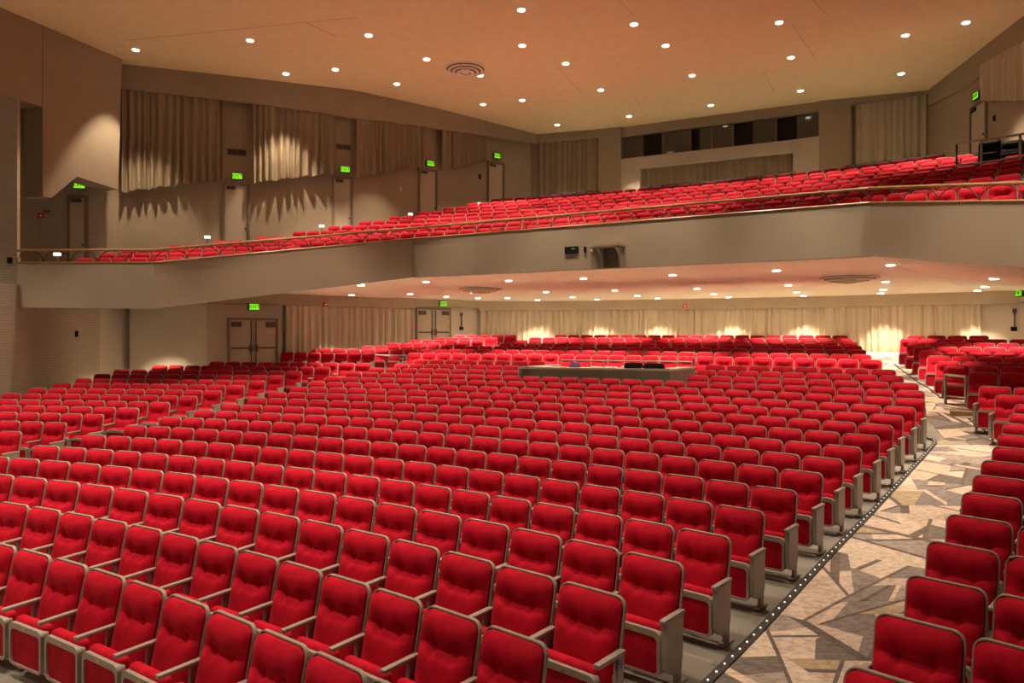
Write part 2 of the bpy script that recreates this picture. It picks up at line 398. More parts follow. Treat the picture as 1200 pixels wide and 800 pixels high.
# ------------------------------------------------------------------ downlights
ldat_up = bpy.data.lights.new('house_downlight', 'SPOT'); ldat_up.energy = LAMP_UP; ldat_up.color = WARM; ldat_up.spot_size = math.radians(62); ldat_up.spot_blend = .42; ldat_up.shadow_soft_size = .09
ldat_lo = bpy.data.lights.new('soffit_downlight', 'SPOT'); ldat_lo.energy = LAMP_LOW; ldat_lo.color = WARM; ldat_lo.spot_size = math.radians(84); ldat_lo.spot_blend = .5; ldat_lo.shadow_soft_size = .07
ring_me = MB().ring([(.115*cos(2*pi*k/20), .115*sin(2*pi*k/20)) for k in range(20)], [(.09*cos(2*pi*k/20), .09*sin(2*pi*k/20)) for k in range(20)], 'z', -.014, .0).mesh('trim_ring', M['white'])
lens_me = MB().disc((0, 0, -.028), .09, 20, -.002).mesh('lens', M['lens'])
def downlight(x, y, z, ld, label, grp, k=1.0):
    t = empty('recessed_downlight', (x, y, z)); t.scale = (k, k, 1); tag(t, label, 'ceiling light', grp)
    for nme, me in (('trim_ring', ring_me), ('lens', lens_me)):
        o = bpy.data.objects.new(nme, me); col.objects.link(o); o.parent = t
    l = bpy.data.objects.new('lamp', ld); col.objects.link(l); l.location = (x, y, z-.06)
up = [(159, 58), (293, 47), (335, 86), (393, 81), (432, 41), (465, 98), (500, 69), (563, 88), (566, 122), (611, 11), (612, 53), (612, 117), (653, 146), (663, 74), (704, 105), (737, 136), (743, 28), (780, 53), (811, 88), (833, 123), (913, 26), (927, 67), (938, 106), (1061, 41), (1056, 86), (1132, 26)]
for x, y in up:
    Y = 9.2*FPX/(HOR-y); downlight((x-600)/FPX*Y, Y, CEIL, ldat_up, 'small round recessed downlight in the high main ceiling', 'downlights of the main ceiling', 1.15)
for R, aa in ((32.5, (-.02, .10, .22, .32)), (34.3, (.40, .49, .58, .67)), (32.5, (.70, .82)), (28.5, (.0, .14, .27, .40, .53, .66)), (24.5, (.02, .17, .32, .47, .62)), (20.5, (.05, .23, .41, .59))):  # unseen downlights; the arc before the balcony centre is added to light its fascia
    for a in aa:
        X, Y = pol(R, a)
        if 390-9.2*FPX/max(Y, .1) > -4: continue
        if Y < -1: continue
        downlight(X, Y, CEIL, ldat_up, 'small round recessed downlight in the high main ceiling', 'downlights of the main ceiling', 1.15)
for R, aa in ((36.2, (.72, .79)),):  # extra unseen downlights, added to brighten the right balcony front seats
    for a in aa: downlight(*pol(R, a), CEIL, ldat_up, 'small round recessed downlight in the high main ceiling', 'downlights of the main ceiling', 1.15)
# added unseen fill spots over the apron, brightening the front rows and balcony fascia
ldat_foh = bpy.data.lights.new('house_spot', 'SPOT'); ldat_foh.energy = LAMP_FOH; ldat_foh.color = WARM; ldat_foh.spot_size = math.radians(70); ldat_foh.spot_blend = .7; ldat_foh.shadow_soft_size = .12
for a in (.08, .24, .40, .56):
    X, Y = pol(14.5, a); l = bpy.data.objects.new('house_spot', ldat_foh); col.objects.link(l); l.location = (X, Y, CEIL-.1)
    l.rotation_euler = Vector((sin(a+.02)*.62, cos(a+.02)*.62, -.78)).to_track_quat('-Z', 'Y').to_euler()
low = [(400+x/3, 267+y/3) for x, y in ((69, 200), (36, 237), (242, 231), (298, 188), (369, 247), (463, 227), (480, 259), (588, 184), (584, 245), (690, 256), (720, 224), (813, 242), (851, 176), (898, 253), (961, 218), (1041, 237), (1112, 250), (1165, 164))]
low += [(800+x/3, 267+y/3) for x, y in ((50, 212), (110, 231), (162, 245), (330, 148), (371, 200), (400, 225), (425, 239), (731, 129), (713, 188), (705, 216), (696, 233), (1095, 177), (1063, 205), (1036, 223))]
bpy.context.view_layer.update()
so = [o for o in bal.children if o.name.startswith('soffit')][0]
def soffit_hit(x, y):
    d = (px(x, y, 1)-Vector((0, 0, EZ))).normalized()
    ok, p, nn, _ = so.ray_cast(Vector((0, 0, EZ)), d)
    return p if ok else None
for x, y in low:
    p = soffit_hit(x, y)
    q = hit(offs(LOWER_L[1:]+LOWER_R[1:], 1.1 if x > 575 else 1.7), x)   # keep the last line of lamps clear of the curtains
    if p is None or p.y > q[1]:
        ok, h, _, _ = so.ray_cast(Vector((q[0], q[1], EZ)), Vector((0, 0, 1))); p = h if ok else None
    if p is None: continue
    downlight(p.x, p.y, p.z-.004, ldat_lo, 'small round recessed downlight in the soffit under the balcony', 'downlights under the balcony', 1.15)
# two wall-wash lamps under the left balcony wing and one over the wing
for x, y in ((-11.5, 23.0),):
    p = so.ray_cast(Vector((x, y, EZ)), Vector((0, 0, 1)))[1]-Vector((0, 0, .004)); downlight(p.x, p.y, p.z, ldat_lo, 'round recessed downlight under the left balcony wing', 'downlights under the balcony wing')

# ------------------------------------------------------------------ the auditorium seat
PW = .56
def lean(z): return -(.86-z)*.22
def pad(nu, nv, hw=.248, z0=.30, z1=.853, rc=.064):
    V = []; F = []
    for j in range(nv+1):
        v = j/nv; z = z0+(z1-z0)*v
        d = max(0, z-(z1-rc)); h = hw-(rc-math.sqrt(max(0, rc*rc-d*d)))*.98
        for i in range(nu+1):
            u = -1+2*i/nu; au = abs(u); vc = .60-.018*cos(u*pi*1.25)
            edge = 1-au**7; topf = 1-abs(max(0, v-.7)/.3)**5
            if v > vc: q = (v-vc)/(1-vc); th = .032+(.044*(sin(pi*min(1, q/.62)*.5) if q < .62 else 1))*edge*(1-max(0, (q-.62)/.38)**2.2)
            else: q = vc-v; th = .032+.054*(1-math.exp(-(q/.045)))*edge
            th -= .026*math.exp(-((au-.40)/.14)**2-((v-vc-.04)/.07)**2)+.034*math.exp(-((au-.40)/.065)**2-((v-vc)/.036)**2)
            if v < vc: th -= .020*math.exp(-((au-.40)/.07)**2)*math.exp(-((vc-v)/.10)**2)
            th = max(th, .004)
            V.append((u*h, lean(z)-th, z))
    n = nu+1
    for j in range(nv):
        for i in range(nu):
            a = j*n+i; F.append((a, a+1, a+n+1, a+n))
    # closing rim back to the shell
    loop = [i for i in range(n)]+[j*n+nu for j in range(1, nv+1)]+[nv*n+i for i in range(nu-1, -1, -1)]+[j*n for j in range(nv-1, 0, -1)]
    m0 = len(V); V += [(V[i][0], lean(V[i][2])-.002, V[i][2]) for i in loop]; L = len(loop)
    F += [(loop[(k+1) % L], loop[k], m0+k, m0+(k+1) % L) for k in range(L)]
    return V, F
def shear(pts_fn):                                # apply the lean to vertices
    return [(x, y+lean(z), z) for x, y, z in pts_fn]
def back_frame(n):
    b = MB(); o = rrect(-.263, .263, .28, .867, .075, .03, n); i = rrect(-.253, .253, .295, .858, .066, .02, n)
    b.ring(o, i, 'y', -.012, .014); b.v = shear(b.v); return b
def back_shell(n):
    b = MB(); b.prism(rrect(-.256, .256, .285, .862, .068, .025, n), 'y', 0, .016); b.v = shear(b.v); return b
def cushion(seg): return MB().rbox(-.228, .228, -.335, -.245, .10, .476, .040, seg)
def pan(n):
    b = MB(); o = rrect(-.247, .247, .095, .44, .055, .05, n); i = rrect(-.222, .222, .112, .392, .04, .038, n)
    return b.ring(o, i, 'y', -.365, -.30)
def under(n): return MB().prism(rrect(-.224, .224, .110, .394, .04, .038, n), 'y', -.350, -.31)
def arm(seg): return MB().rbox(PW/2-.024, PW/2+.024, -.40, -.075, .515, .547, .010, seg) if seg else MB().box(PW/2-.024, PW/2+.024, -.40, -.075, .515, .547)
def post(): 
    b = MB(); x = PW/2
    b.prism([(-.20, 0.015), (-.13, .015), (-.085, .52), (-.16, .52)], 'x', x-.016, x+.016)
    b.box(x-.030, x-.004, -.16, -.06, .33, .38); b.rbox(x-.035, x+.035, -.27, -.06, 0, .018, .006, 1); return b
def endpanel():
    x = PW/2; pts = [(-.37, .52), (-.12, .52), (-.12, .22)]+[(-.245+.125*cos(t), .22-.115*sin(t)) for t in [pi*k/10 for k in range(1, 10)]]+[(-.37, .22)]
    return MB().prism(pts, 'x', x-.02, x+.026)
def bar(): return MB().box(-PW/2, PW/2, -.19, -.14, .085, .13)
def text_mesh(s, size, depth, m):
    c = bpy.data.curves.new('txt', 'FONT'); c.body = s; c.size = size; c.extrude = depth; c.align_x = 'CENTER'; c.align_y = 'CENTER'
    o = bpy.data.objects.new('txt', c); col.objects.link(o); bpy.context.view_layer.update()
    me = bpy.data.meshes.new_from_object(o.evaluated_get(bpy.context.evaluated_depsgraph_get())); bpy.data.objects.remove(o); me.materials.clear(); me.materials.append(m); return me
pv, pf = pad(30, 30)
ME = dict(
    backrest=MB().add(pv, pf).mesh('backrest', M['red'], True), back_frame=back_frame(5).mesh('back_frame', M['grey'], True), back_shell=back_shell(4).mesh('back_shell', M['shell'], True),
    seat_cushion=cushion(3).mesh('seat_cushion', M['red'], True), seat_pan=pan(5).mesh('seat_pan', M['grey'], True), seat_underside=under(3).mesh('seat_underside', M['red'], True),
    armrest=arm(2).mesh('armrest', M['grey'], True), leg=post().mesh('leg', M['grey']), end_panel=endpanel().mesh('end_panel', M['grey']), crossbar=bar().mesh('crossbar', M['grey']),
    number_plate=MB().box(-.02, .02, -.369, -.362, .405, .424).mesh('number_plate', M['brass']))
PARTS = ('backrest', 'back_frame', 'back_shell', 'seat_cushion', 'seat_pan', 'seat_underside', 'armrest', 'leg', 'crossbar')
def child(name, me, parent, loc=None):
    o = bpy.data.objects.new(name, me); col.objects.link(o); o.parent = parent
    if loc: o.location = loc
    return o
def seat_full(s):
    x, y, z, rz, sc, endR, endL, label = s
    t = empty('auditorium_seat', (x, y, z), rz); t.scale = (sc, 1, 1); tag(t, label, 'seat', 'red tufted auditorium seats on the main floor')
    for p in PARTS:
        o = child(p, ME[p], t)
        if p == 'seat_pan': child('number_plate', ME['number_plate'], o)
    if endR == 1: child('end_panel', ME['end_panel'], t)
    if endL:
        child('armrest', ME['armrest'], t, (-PW, 0, 0)); child('leg', ME['leg'], t, (-PW, 0, 0))
        if endL == 1: child('end_panel', ME['end_panel'], t, (-PW-.006, 0, 0))
    return t
# simple seat used for the far rows
lp = MB(); a_, b_ = pad(10, 10); lp.add(a_, b_, 0)
for src, mi in ((back_frame(2), 1), (back_shell(2), 2), (MB().rbox(-.228, .228, -.335, -.245, .10, .476, .040, 1), 0), (pan(2), 1), (under(1), 0), (arm(0), 1)):
    lp.add(src.v, src.f, mi)
lp.box(PW/2-.016, PW/2+.016, -.20, -.12, 0, .52, 1)
lp_end = MB(); q = endpanel(); lp_end.add(q.v, q.f, 1)

# ------------------------------------------------------------------ seat rows
ORD = ['front', 'second', 'third', 'fourth', 'fifth', 'sixth', 'seventh', 'eighth', 'ninth', 'tenth', 'eleventh', 'twelfth', 'thirteenth', 'fourteenth', 'fifteenth', 'sixteenth', 'seventeenth', 'eighteenth', 'nineteenth', 'twentieth']
NTH = ['first']+ORD[1:]+['twenty-'+q for q in ['first']+ORD[1:9]]+['thirtieth']
seats = []           # x, y, z, rz, sc, endR, endL, label, pixel x, pixel y, distance
def add_row(R, aL, aR, pitch, endL, endR, zf, block, order, n=None, cl=False, side='carpet aisle'):
    arc = (aR-aL)*R
    n = n or max(1, round(arc/pitch)); P = arc/n
    for i in range(n):
        a = aR-(i+.5)*P/R
        X, Y = pol(R, a); z = zf(R)
        pxx = 600+FPX*X/Y; pyy = HOR-FPX*(z+.86-EZ)/Y
        eR = endR if i == 0 else 0; eL = endL if i == n-1 else 0
        lab = None
        if block:
            cnt = n-1-i if cl else i
            lab = f'red tufted folding seat, {NTH[min(cnt, 29)]} from {side}, {order} row of {block}'
            if cnt == 0: lab = f'red seat with grey end panel at {side}, {order} row of {block}'
            if eR == 3: lab = f'red folding seat at the {side} end of the {order} row, {block}'
            if eR == 2: lab = f'red seat with blue badge on its armrest, {side} end of {order} row, {block}'
        seats.append((X, Y, z, -a+random.uniform(-.008, .008), P/PW, eR, eL, lab, pxx, pyy, Y))
ER = {-1: 512, 0: 645, 1: 737, 2: 805, 3: 860, 4: 899, 5: 937, 6: 967, 7: 991, 8: 1012, 9: 1033, 10: 1049, 11: 1060.5, 12: 1075, 13: 1086, 14: 1085.5, 15: 1078, 16: 1060.5, 17: 1051.5}
CL = {3: 40, 4: 96.5, 5: 146, 6: 188, 7: 228, 8: 260, 9: 290, 10: 314, 11: 340, 12: 361, 13: 381, 14: 405, 15: 433, 16: 462, 17: 484}
PIT = {-1: .56, 0: .559, 1: .596, 2: .575, 3: .557, 4: .54, 5: .53, 6: .523, 7: .53, 8: .53, 9: .535, 10: .537}
CB = 'center block'
for k in range(-1, 18):
    R = R0+DR*k; p = PIT.get(k, .535); aR = ang(ER[k], R)
    aL = ang(CL[k], R) if k in CL else ang(CL[3], R0+3*DR)
    o = ORD[k+1]; n = 23 if k == 6 else None
    if k in (15, 16, 17):
        xa = 609 if k < 17 else 640
        add_row(R, aL, ang(xa, R), p, 1, 0, zfloor, CB, o)
        add_row(R, ang({15: 805, 16: 816, 17: 826}[k], R), aR, p, 0, 1, zfloor, CB, o)
    else:
        add_row(R, aL, aR, p, 1 if k > 2 else 0, 2 if k == 1 else (1 if k > 0 else 3), zfloor, CB, o, n)
LBR = {4: 27, 5: 79.5, 6: 123, 7: 164.5, 8: 200.5, 9: 232.5, 10: 261, 11: 288, 12: 312, 13: 334, 14: 355, 15: 388, 16: 436}
LBL = {9: 2, 10: 33, 11: 62, 12: 88, 13: 110, 14: 133, 15: 178, 16: 245}
for k in range(4, 17):
    R = R0+DR*k
    aR = ang(LBR[k], R); aL = ang(LBL[k], R) if k in LBL else ang(-30, R)
    add_row(R, aL, aR, .54, 0, 1, zfloor, 'the brick wall block', ORD[k+1], side='side aisle')
RBL = {1: 987, 2: 1023, 3: 1060, 4: 1084, 5: 1107, 6: 1125, 7: 1138, 8: 1148, 9: 1161, 10: 1167, 11: 1173, 12: 1181, 13: 1187, 14: 1165, 15: 1146, 16: 1140, 17: 1134}
for k in range(1, 18):
    R = R0+DR*k
    if k == 16: continue
    aL = ang(RBL[k], R); aR = max(ang(1360, R), aL+1.6/R)
    nn = max(1, round((aR-aL)*R/.55))
    add_row(R, aL, aL+nn*.55/R, .55, 1, 0, zfloor, 'block beyond the carpet' if k < 16 else None, ORD[k+1], cl=True)
# rear section behind the cross aisle
FR_ = {0: 39.24}
fz = lambda R: zfloor(R)
FC = {1: (None, 1035), 2: (None, 1022.5), 3: (None, 1016.5), 4: (None, 1011.5), 5: (604, 1006), 6: (620, 1001), 7: (650, 995)}
FLF = {1: (282, 440), 2: (356, 491), 3: (424, 531), 4: (453, 548.5), 5: (480, 567), 6: (508, 583.5), 7: (532, 606)}
FRT = {0: 1105, 1: 1096, 2: 1085.5, 3: 1077, 4: 1070, 5: 1062, 6: 1054, 7: 1062}
FCL = {1: 478, 2: 492, 3: 545, 4: 585}
for j in range(0, 8):
    R = 39.24+DR*(j-1)
    if j:
        xl, xr = FC[j]; xl = xl or FCL[j]
        add_row(R, ang(xl, R), ang(xr, R), .54, 0, 0, fz, None, None)
        add_row(R, ang(FLF[j][0], R), ang(FLF[j][1], R), .54, 0, 1, fz, None, None)
    aL = ang(FRT[j], R); nn = max(2, round((ang(1230, R)-aL)*R/.55)) if j < 6 else (7 if j == 6 else 4)
    add_row(R, aL, aL+nn*.55/R, .55, 1, 0, fz, None, None)
# balcony rows
BLX = [89, 117, 142, 197, 250, 300, 343, 384, 421, 456, 490, 519, 547, 575]
def behind_fascia(X, Y):
    best = 1e9
    for i in range(5):
        a = Vector(BF[i]); b = Vector(BF[i+1]); p = Vector((X, Y)); t = (b-a).normalized()
        s = (p-a).dot(t)
        if -.3 <= s <= (b-a).length+.3:
            nn = Vector((-t.y, t.x))
            if nn.y < 0 and i != 4 and i != 3: nn = -nn
            if i in (3, 4): nn = Vector((abs(t.y), abs(t.x)*.4)).normalized() if False else (nn if nn.x > 0 else -nn)
            best = min(best, (p-a).dot(nn))
    return best
for j, x0 in enumerate(BLX):
    R = 33+1.0*j
    aL = ang(x0, R); aR = ang(1107, R) if j == 13 else ang(1142, R) if j == 12 else min(ang(1232, R), .86)
    n0 = len(seats); add_row(R, aL, aR, .535, 0, 0, bfloor, None, None)
    keep = []
    for i, s in enumerate(seats[n0:]):
        if behind_fascia(s[0]-.42*sin(-s[3]) , s[1]-.42*cos(s[3])) < .2: continue
        keep.append(s)
    seats[n0:] = keep

vis = [s for s in seats if s[7] and -25 < s[8] < 1225 and s[9] < 812]
vis.sort(key=lambda s: s[10])
near = set(id(s) for s in vis[:300])
first_seat = None
for s in seats:
    if id(s) in near:
        t = seat_full(s[:8])
        if s[5] == 2: first_seat = t
rest = [s for s in seats if id(s) not in near and -60 < s[8] < 1420]
def mass(name, lst):
    bv = np.array(lp.v); nv = len(bv); V = []; F = []; Mi = []
    for s in lst:
        c, q = cos(s[3]), sin(s[3]); sx = s[4]
        for src in ((lp,) if not s[5] == 1 else (lp, lp_end)):
            n0 = sum(map(len, V)); a = np.array(src.v); x = a[:, 0]*sx; y = a[:, 1]
            V.append(np.stack([s[0]+x*c-y*q, s[1]+x*q+y*c, a[:, 2]+s[2]], 1))
            F += [[i+n0 for i in f] for f in src.f]; Mi += src.m
    V = np.concatenate(V)
    me = bpy.data.meshes.new(name); me.from_pydata(V.tolist(), [], F); me.materials.append(M['red']); me.materials.append(M['grey']); me.materials.append(M['shell'])
    me.polygons.foreach_set('material_index', Mi); me.polygons.foreach_set('use_smooth', [True]*len(Mi)); me.set_sharp_from_angle(angle=math.radians(38)); me.update()
    o = bpy.data.objects.new(name, me); col.objects.link(o); return o
tag(mass('auditorium_seat_rows', rest), 'far rows of red folding seats on the main floor and up in the balcony', 'seats', kind='stuff')
print('seats', len(seats), 'near', len(near), 'rest', len(rest), 'farthest individual', vis[299][10])

# ------------------------------------------------------------------ carpet of the aisle
ST = [(815, 820), (836, 794), (855, 776), (872, 759), (901, 727), (937.5, 685.5), (970, 657), (1000, 624), (1035, 587.5), (1070, 550), (1095, 520)]
LT = sorted(pol_of(floor_hit(x, y)) for x, y in ST)
lr = [r for r, _ in LT]; la = list(np.polyval(np.polyfit(lr, [a for _, a in LT], 2), lr))
rightR = sorted((R0+DR*k, ang(RBL[k], R0+DR*k)) for k in range(1, 14))
def aLc(R):
    if R <= lr[-1]: return float(np.interp(R, lr, la))
    return float(np.interp(R, [lr[-1], lr[-1]+.45, 35.5, 37.3, 39.3, 44.5, 49], [la[-1], .7155, .705, .687, .664, .624, .60]))
def aRc(R): return float(np.interp(R, [R0, 33.8, 35, 37.3, 39, 44.5, 49], [.80, .80, .775, .745, .715, .672, .64]))
carp = MB(); cols = []
PAL = [(.64, .50, .41), (.68, .55, .46), (.58, .46, .38), (.24, .20, .18), (.30, .255, .235), (.20, .17, .155), (.38, .32, .285), (.60, .47, .37), (.66, .53, .43), (.46, .36, .24), (.62, .49, .41), (.27, .23, .21)]
def clipp(poly, n, d):
    out = []; m = len(poly)
    for i in range(m):
        a, b = poly[i], poly[(i+1) % m]; da = a[0]*n[0]+a[1]*n[1]-d; db = b[0]*n[0]+b[1]*n[1]-d
        if da >= 0: out.append(a)
        if da*db < 0: t = da/(da-db); out.append((a[0]+(b[0]-a[0])*t, a[1]+(b[1]-a[1])*t))
    return out
def area(p): return abs(sum(p[i][0]*p[(i+1) % len(p)][1]-p[(i+1) % len(p)][0]*p[i][1] for i in range(len(p))))/2
shards = []
rngc = random.Random(11)
def bsp(p, dep):
    A_ = area(p)
    if A_ < .10 or (A_ < .5 and rngc.random() < .30) or dep > 12:
        shards.append((p, rngc.choice(PAL))); return
    cx = sum(q[0] for q in p)/len(p); cy = sum(q[1] for q in p)/len(p)
    th = rngc.choice([.5, 2.2, 1.2, 2.8, .15])+rngc.uniform(-.18, .18); n = (cos(th), sin(th)); d = cx*n[0]+cy*n[1]+rngc.uniform(-.15, .15)
    g = 0 if rngc.random() < .45 else rngc.choice([.02, .03, .05])
    a = clipp(p, n, d+g); b = clipp(p, (-n[0], -n[1]), -(d-g))
    if g:
        s_ = clipp(clipp(p, n, d-g), (-n[0], -n[1]), -(d+g))
        if len(s_) > 2: shards.append((s_, rngc.choice([(.17, .135, .12), (.68, .53, .42), (.2, .16, .14)])))
    for q in (a, b):
        if len(q) > 2 and area(q) > 1e-4: bsp(q, dep+1)
        elif len(q) > 2: shards.append((q, PAL[0]))
WID = 2.3
for t0 in np.arange(20.0, 48.5, 1.9):
    bsp([(0, t0), (WID, t0), (WID, t0+1.9), (0, t0+1.9)], 0)
for p, c in shards:
    V = []
    for i in range(len(p)):                     # keep long edges on the curved boundary
        a, b = p[i], p[(i+1) % len(p)]; m = max(1, int(math.hypot(b[0]-a[0], b[1]-a[1])/.45))
        V += [(a[0]+(b[0]-a[0])*k/m, a[1]+(b[1]-a[1])*k/m) for k in range(m)]
    W = []
    for s_, t_ in V:
        a = aLc(t_)+(aRc(t_)-aLc(t_))*s_/WID; W.append((*pol(t_, a), zfloor(t_)+.012))
    carp.add(W, [tuple(range(len(W)))]); cols.append(c)
co = carp.build('patterned_carpet', M['carpet'])
at = co.data.attributes.new('print', 'FLOAT_COLOR', 'FACE'); at.data.foreach_set('color', [v for c in cols for v in (*c, 1)])
tag(co, 'long aisle carpet with angular beige, grey and brown shard pattern', 'carpet')
# edge strips with small lights
def led_strip(pts, name, label, step, r=.011, width=.05):
    t = empty(name, (0, 0, 0)); tag(t, label, 'light strip', 'aisle edge light strips')
    P = [Vector(p) for p in pts]; b = MB(); V = []; F = []
    for i, p in enumerate(P):
        d = (P[min(i+1, len(P)-1)]-P[max(i-1, 0)]).normalized(); nn = Vector((d.y, -d.x, 0)).normalized()*width/2
        V += [p-nn, p+nn, p+nn+Vector((0, 0, .022)), p-nn+Vector((0, 0, .022))]
    for i in range(len(P)-1):
        for k in range(4): F.append((4*i+k, 4*i+(k+1) % 4, 4*i+4+(k+1) % 4, 4*i+4+k))
    F += [(0, 1, 2, 3), (4*len(P)-4, 4*len(P)-1, 4*len(P)-2, 4*len(P)-3)]
    b.add(V, F).build('strip', M['dark'], t)
    d = MB(); acc = 0
    for a, c in zip(P[:-1], P[1:]):
        L = (c-a).length; s = step-acc
        while s < L:
            q = a+(c-a)*s/L; d.disc((q.x, q.y, q.z+.022), r, 8, q.z+.03); s += step
        acc = (acc+L) % step
    if d.v: o = d.build('led_dots', M['led'], t); o['kind'] = 'stuff'
lp_pts = []
for R in np.arange(20.5, lr[-1]+.01, .5):
    lp_pts.append((*pol(R, aLc(R)), zfloor(R)+.008))
Re = lr[-1]
for R, a in ((Re+.25, aLc(Re)-.002), (Re+.45, aLc(Re)-.008), (Re+.5, aLc(Re)-.02), (Re+.4, aLc(Re)-.03)): lp_pts.append((*pol(R, a), zfloor(R)+.008))
led_strip(lp_pts, 'aisle_light_strip', 'black strip dotted with tiny lights edging the carpet beside the center block', .16, .0085, .07)
led_strip([floor_hit(x, y)+Vector((0, 0, .014)) for x, y in ((1136, 492), (1148, 500), (1164, 513))], 'aisle_light_strip', 'short black dotted light strip at the foot of the wooden step', .16, .0085, .06)
led_strip([floor_hit(x, y)+Vector((0, 0, .014)) for x, y in ((1048, 427), (1058, 435), (1072, 446), (1090, 457), (1104, 468))], 'aisle_edge_strip', 'thin dark edging strip of the rear aisle beside the rear right rows', 99, width=.035)

# ------------------------------------------------------------------ curtains
def curtain(name, p0, p1, t0, t1, b0, b1, m, label, grp, fold=.17, amp=.055, d=.16, seed=1, flare=.0):
    rng = random.Random(seed); a = Vector(p0); c = Vector(p1); L = (c-a).length; t = (c-a)/L; nn = Vector((t.y, -t.x))
    if nn.dot(-a) < 0: nn = -nn
    ks = []; s = 0
    while s < L: ks.append(s); s += fold*rng.uniform(.6, 1.5)
    ks.append(L); S = []
    sg = 1
    for q0, q1 in zip(ks[:-1], ks[1:]):
        am = amp*rng.uniform(.45, 1.25)
        for i in range(5):
            u = i/5; S.append((q0+(q1-q0)*u, sg*am*sin(pi*u), rng.uniform(-.02, .02) if i == 0 else 0))
        sg = -sg
    S.append((L, 0, 0))
    V = []; F = []; rows = 7; hems = 0
    for r in range(rows+1):
        v = r/rows
        for s, o, h in S:
            q = s/L; zt = t0+(t1-t0)*q; zb = b0+(b1-b0)*q+.025*sin(s*9+seed)
            P = a+t*s+nn*(d+o*(.55+.55*v+flare*v)+.012*sin(v*5+s*3))
            V.append((P.x, P.y, zt+(zb-zt)*v))
    n = len(S)
    for r in range(rows):
        for i in range(n-1):
            k = r*n+i; F.append((k, k+1, k+n+1, k+n))
    o = MB().add(V, F).build(name, m, None)
    o.data.polygons.foreach_set('use_smooth', [True]*len(o.data.polygons))
    tag(o, label, 'curtain', grp); return o
G1 = 'hanging curtains of the upper left wall'
LBt = [zat(103, 24.8), zat(120, 26.2), zat(137, 27.5), zat(150, 29.7), zat(168, 33.6)]
for i, (x0, x1, yt0, yt1, y0, y1, lab) in enumerate(((139, 260, 99, 114, 227, 212, 'wide short beige curtain beside the hanging stage-side panel'), (296, 392, 119, 132, 216, 204, 'short pleated beige curtain between two exit doors, right of a lone wall vent'),
                                ((414), 493, 135, 146, 209, 194, 'short pleated beige curtain between the second and third balcony exit doors'), (513, 566, 149, 156, 201, 190, 'narrowest short beige curtain, just before the last balcony exit door'))):
    p0, p1 = hit(WALL_LU, x0), hit(WALL_LU, x1)
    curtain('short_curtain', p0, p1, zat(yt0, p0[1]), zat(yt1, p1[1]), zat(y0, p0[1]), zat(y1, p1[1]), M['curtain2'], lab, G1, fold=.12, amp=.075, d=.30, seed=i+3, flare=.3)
RB = offs(REAR_UP, -.4)
def rc(x0, x1, yt0, yt1, y0, y1, lab, seed, name='tall_curtain', m='curtain2', fold=.13):
    p0, p1 = hit(RB, x0), hit(RB, x1)
    curtain(name, p0, p1, zat(yt0, p0[1]), zat(yt1, p1[1]), zat(y0, p0[1]), zat(y1, p1[1]), M[m], lab, 'curtains of the upper rear wall', fold, .07, .14, seed)
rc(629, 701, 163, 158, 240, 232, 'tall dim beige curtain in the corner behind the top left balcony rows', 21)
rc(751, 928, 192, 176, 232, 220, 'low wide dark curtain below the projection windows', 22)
rc(1002, 1093, 118, 104, 210, 204, 'tall beige curtain lit from below in the right rear corner of the balcony', 23, m='curtain')
p0, p1 = hit(HEAD_R, 1155), hit(HEAD_R, 1224)
curtain('short_curtain', p0, p1, zat(76, p0[1]), zat(38, p1[1]), zat(118, p0[1]), zat(118, p1[1]), M['curtain'], 'short beige curtain high on the right wall above the two black chairs', None, .16, .06, .16, 24)
G2 = 'pleated curtains along the rear wall under the balcony'
p0, p1 = hit(LOWER_L, 332), hit(LOWER_L, 481)
curtain('floor_curtain', p0, p1, EZ+1.02, EZ+1.02, zfloor(40)-.3, zfloor(44), M['curtain'], 'long pleated beige curtain between the two double doors under the balcony', None, .14, .065, .16, 31)
ed = [563, 612, 650, 684, 735, 774, 815, 872, 908, 960, 999, 1022, 1054, 1100, 1150]
for i, (x0, x1) in enumerate(zip(ed[:-1], ed[1:])):
    pa, pb = hit(LOWER_R, x0), hit(LOWER_R, x1)
    curtain('floor_curtain', pa, pb, EZ+1.05, EZ+1.05, zfloor(46), zfloor(46), M['curtain'], f'{NTH[i]} pleated beige curtain panel from the rear left double door, under the balcony', G2, .13, .065, .17, 40+i)

# ------------------------------------------------------------------ wall-mounted things: local frame on a wall
def wall_root(name, path, x, y, label, cat, grp=None, out=.0):
    p = hit(path, x); q = hit(path, x+2); t = Vector((q[0]-p[0], q[1]-p[1])).normalized()
    nn = Vector((t.y, -t.x))
    if nn.dot(-Vector(p)) < 0: nn = -nn; 
    t2 = Vector((-nn.y, nn.x))          # local x to the viewer's right, local -y towards the viewer
    o = empty(name, (p[0]+nn.x*out, p[1]+nn.y*out, zat(y, p[1])), math.atan2(t2.y, t2.x))
    if label: tag(o, label, cat, grp)
    return o, p[1]
exit_txt = text_mesh('EXIT', .21, .006, M['void'])
def exit_sign(path, x, y, label, out=.06, side=False):
    t, Y = wall_root('exit_sign', path, x, y, label, 'exit sign', 'green exit signs', out)
    t.scale = (.8, 1, .8)
    MB().box(-.24, .24, -.045, .06, -.15, .15).build('housing', M['dark'], t)
    MB().box(-.21, .21, -.052, -.044, -.12, .12).build('face', M['exitg'], t)
    o = child('lettering', exit_txt, t); o.location = (0, -.058, 0); o.rotation_euler = (pi/2, 0, 0)
WLB = [(px(18, 0, 23.6).x, 23.6), (px(121, 0, 24.2).x, 24.2)]
exit_sign(WLB, 94, 217.5, 'green exit sign under the hanging stage-side wall panel')
exit_sign(WALL_LU, 278, 207, 'green exit sign over the first balcony door beside the wide short curtain')
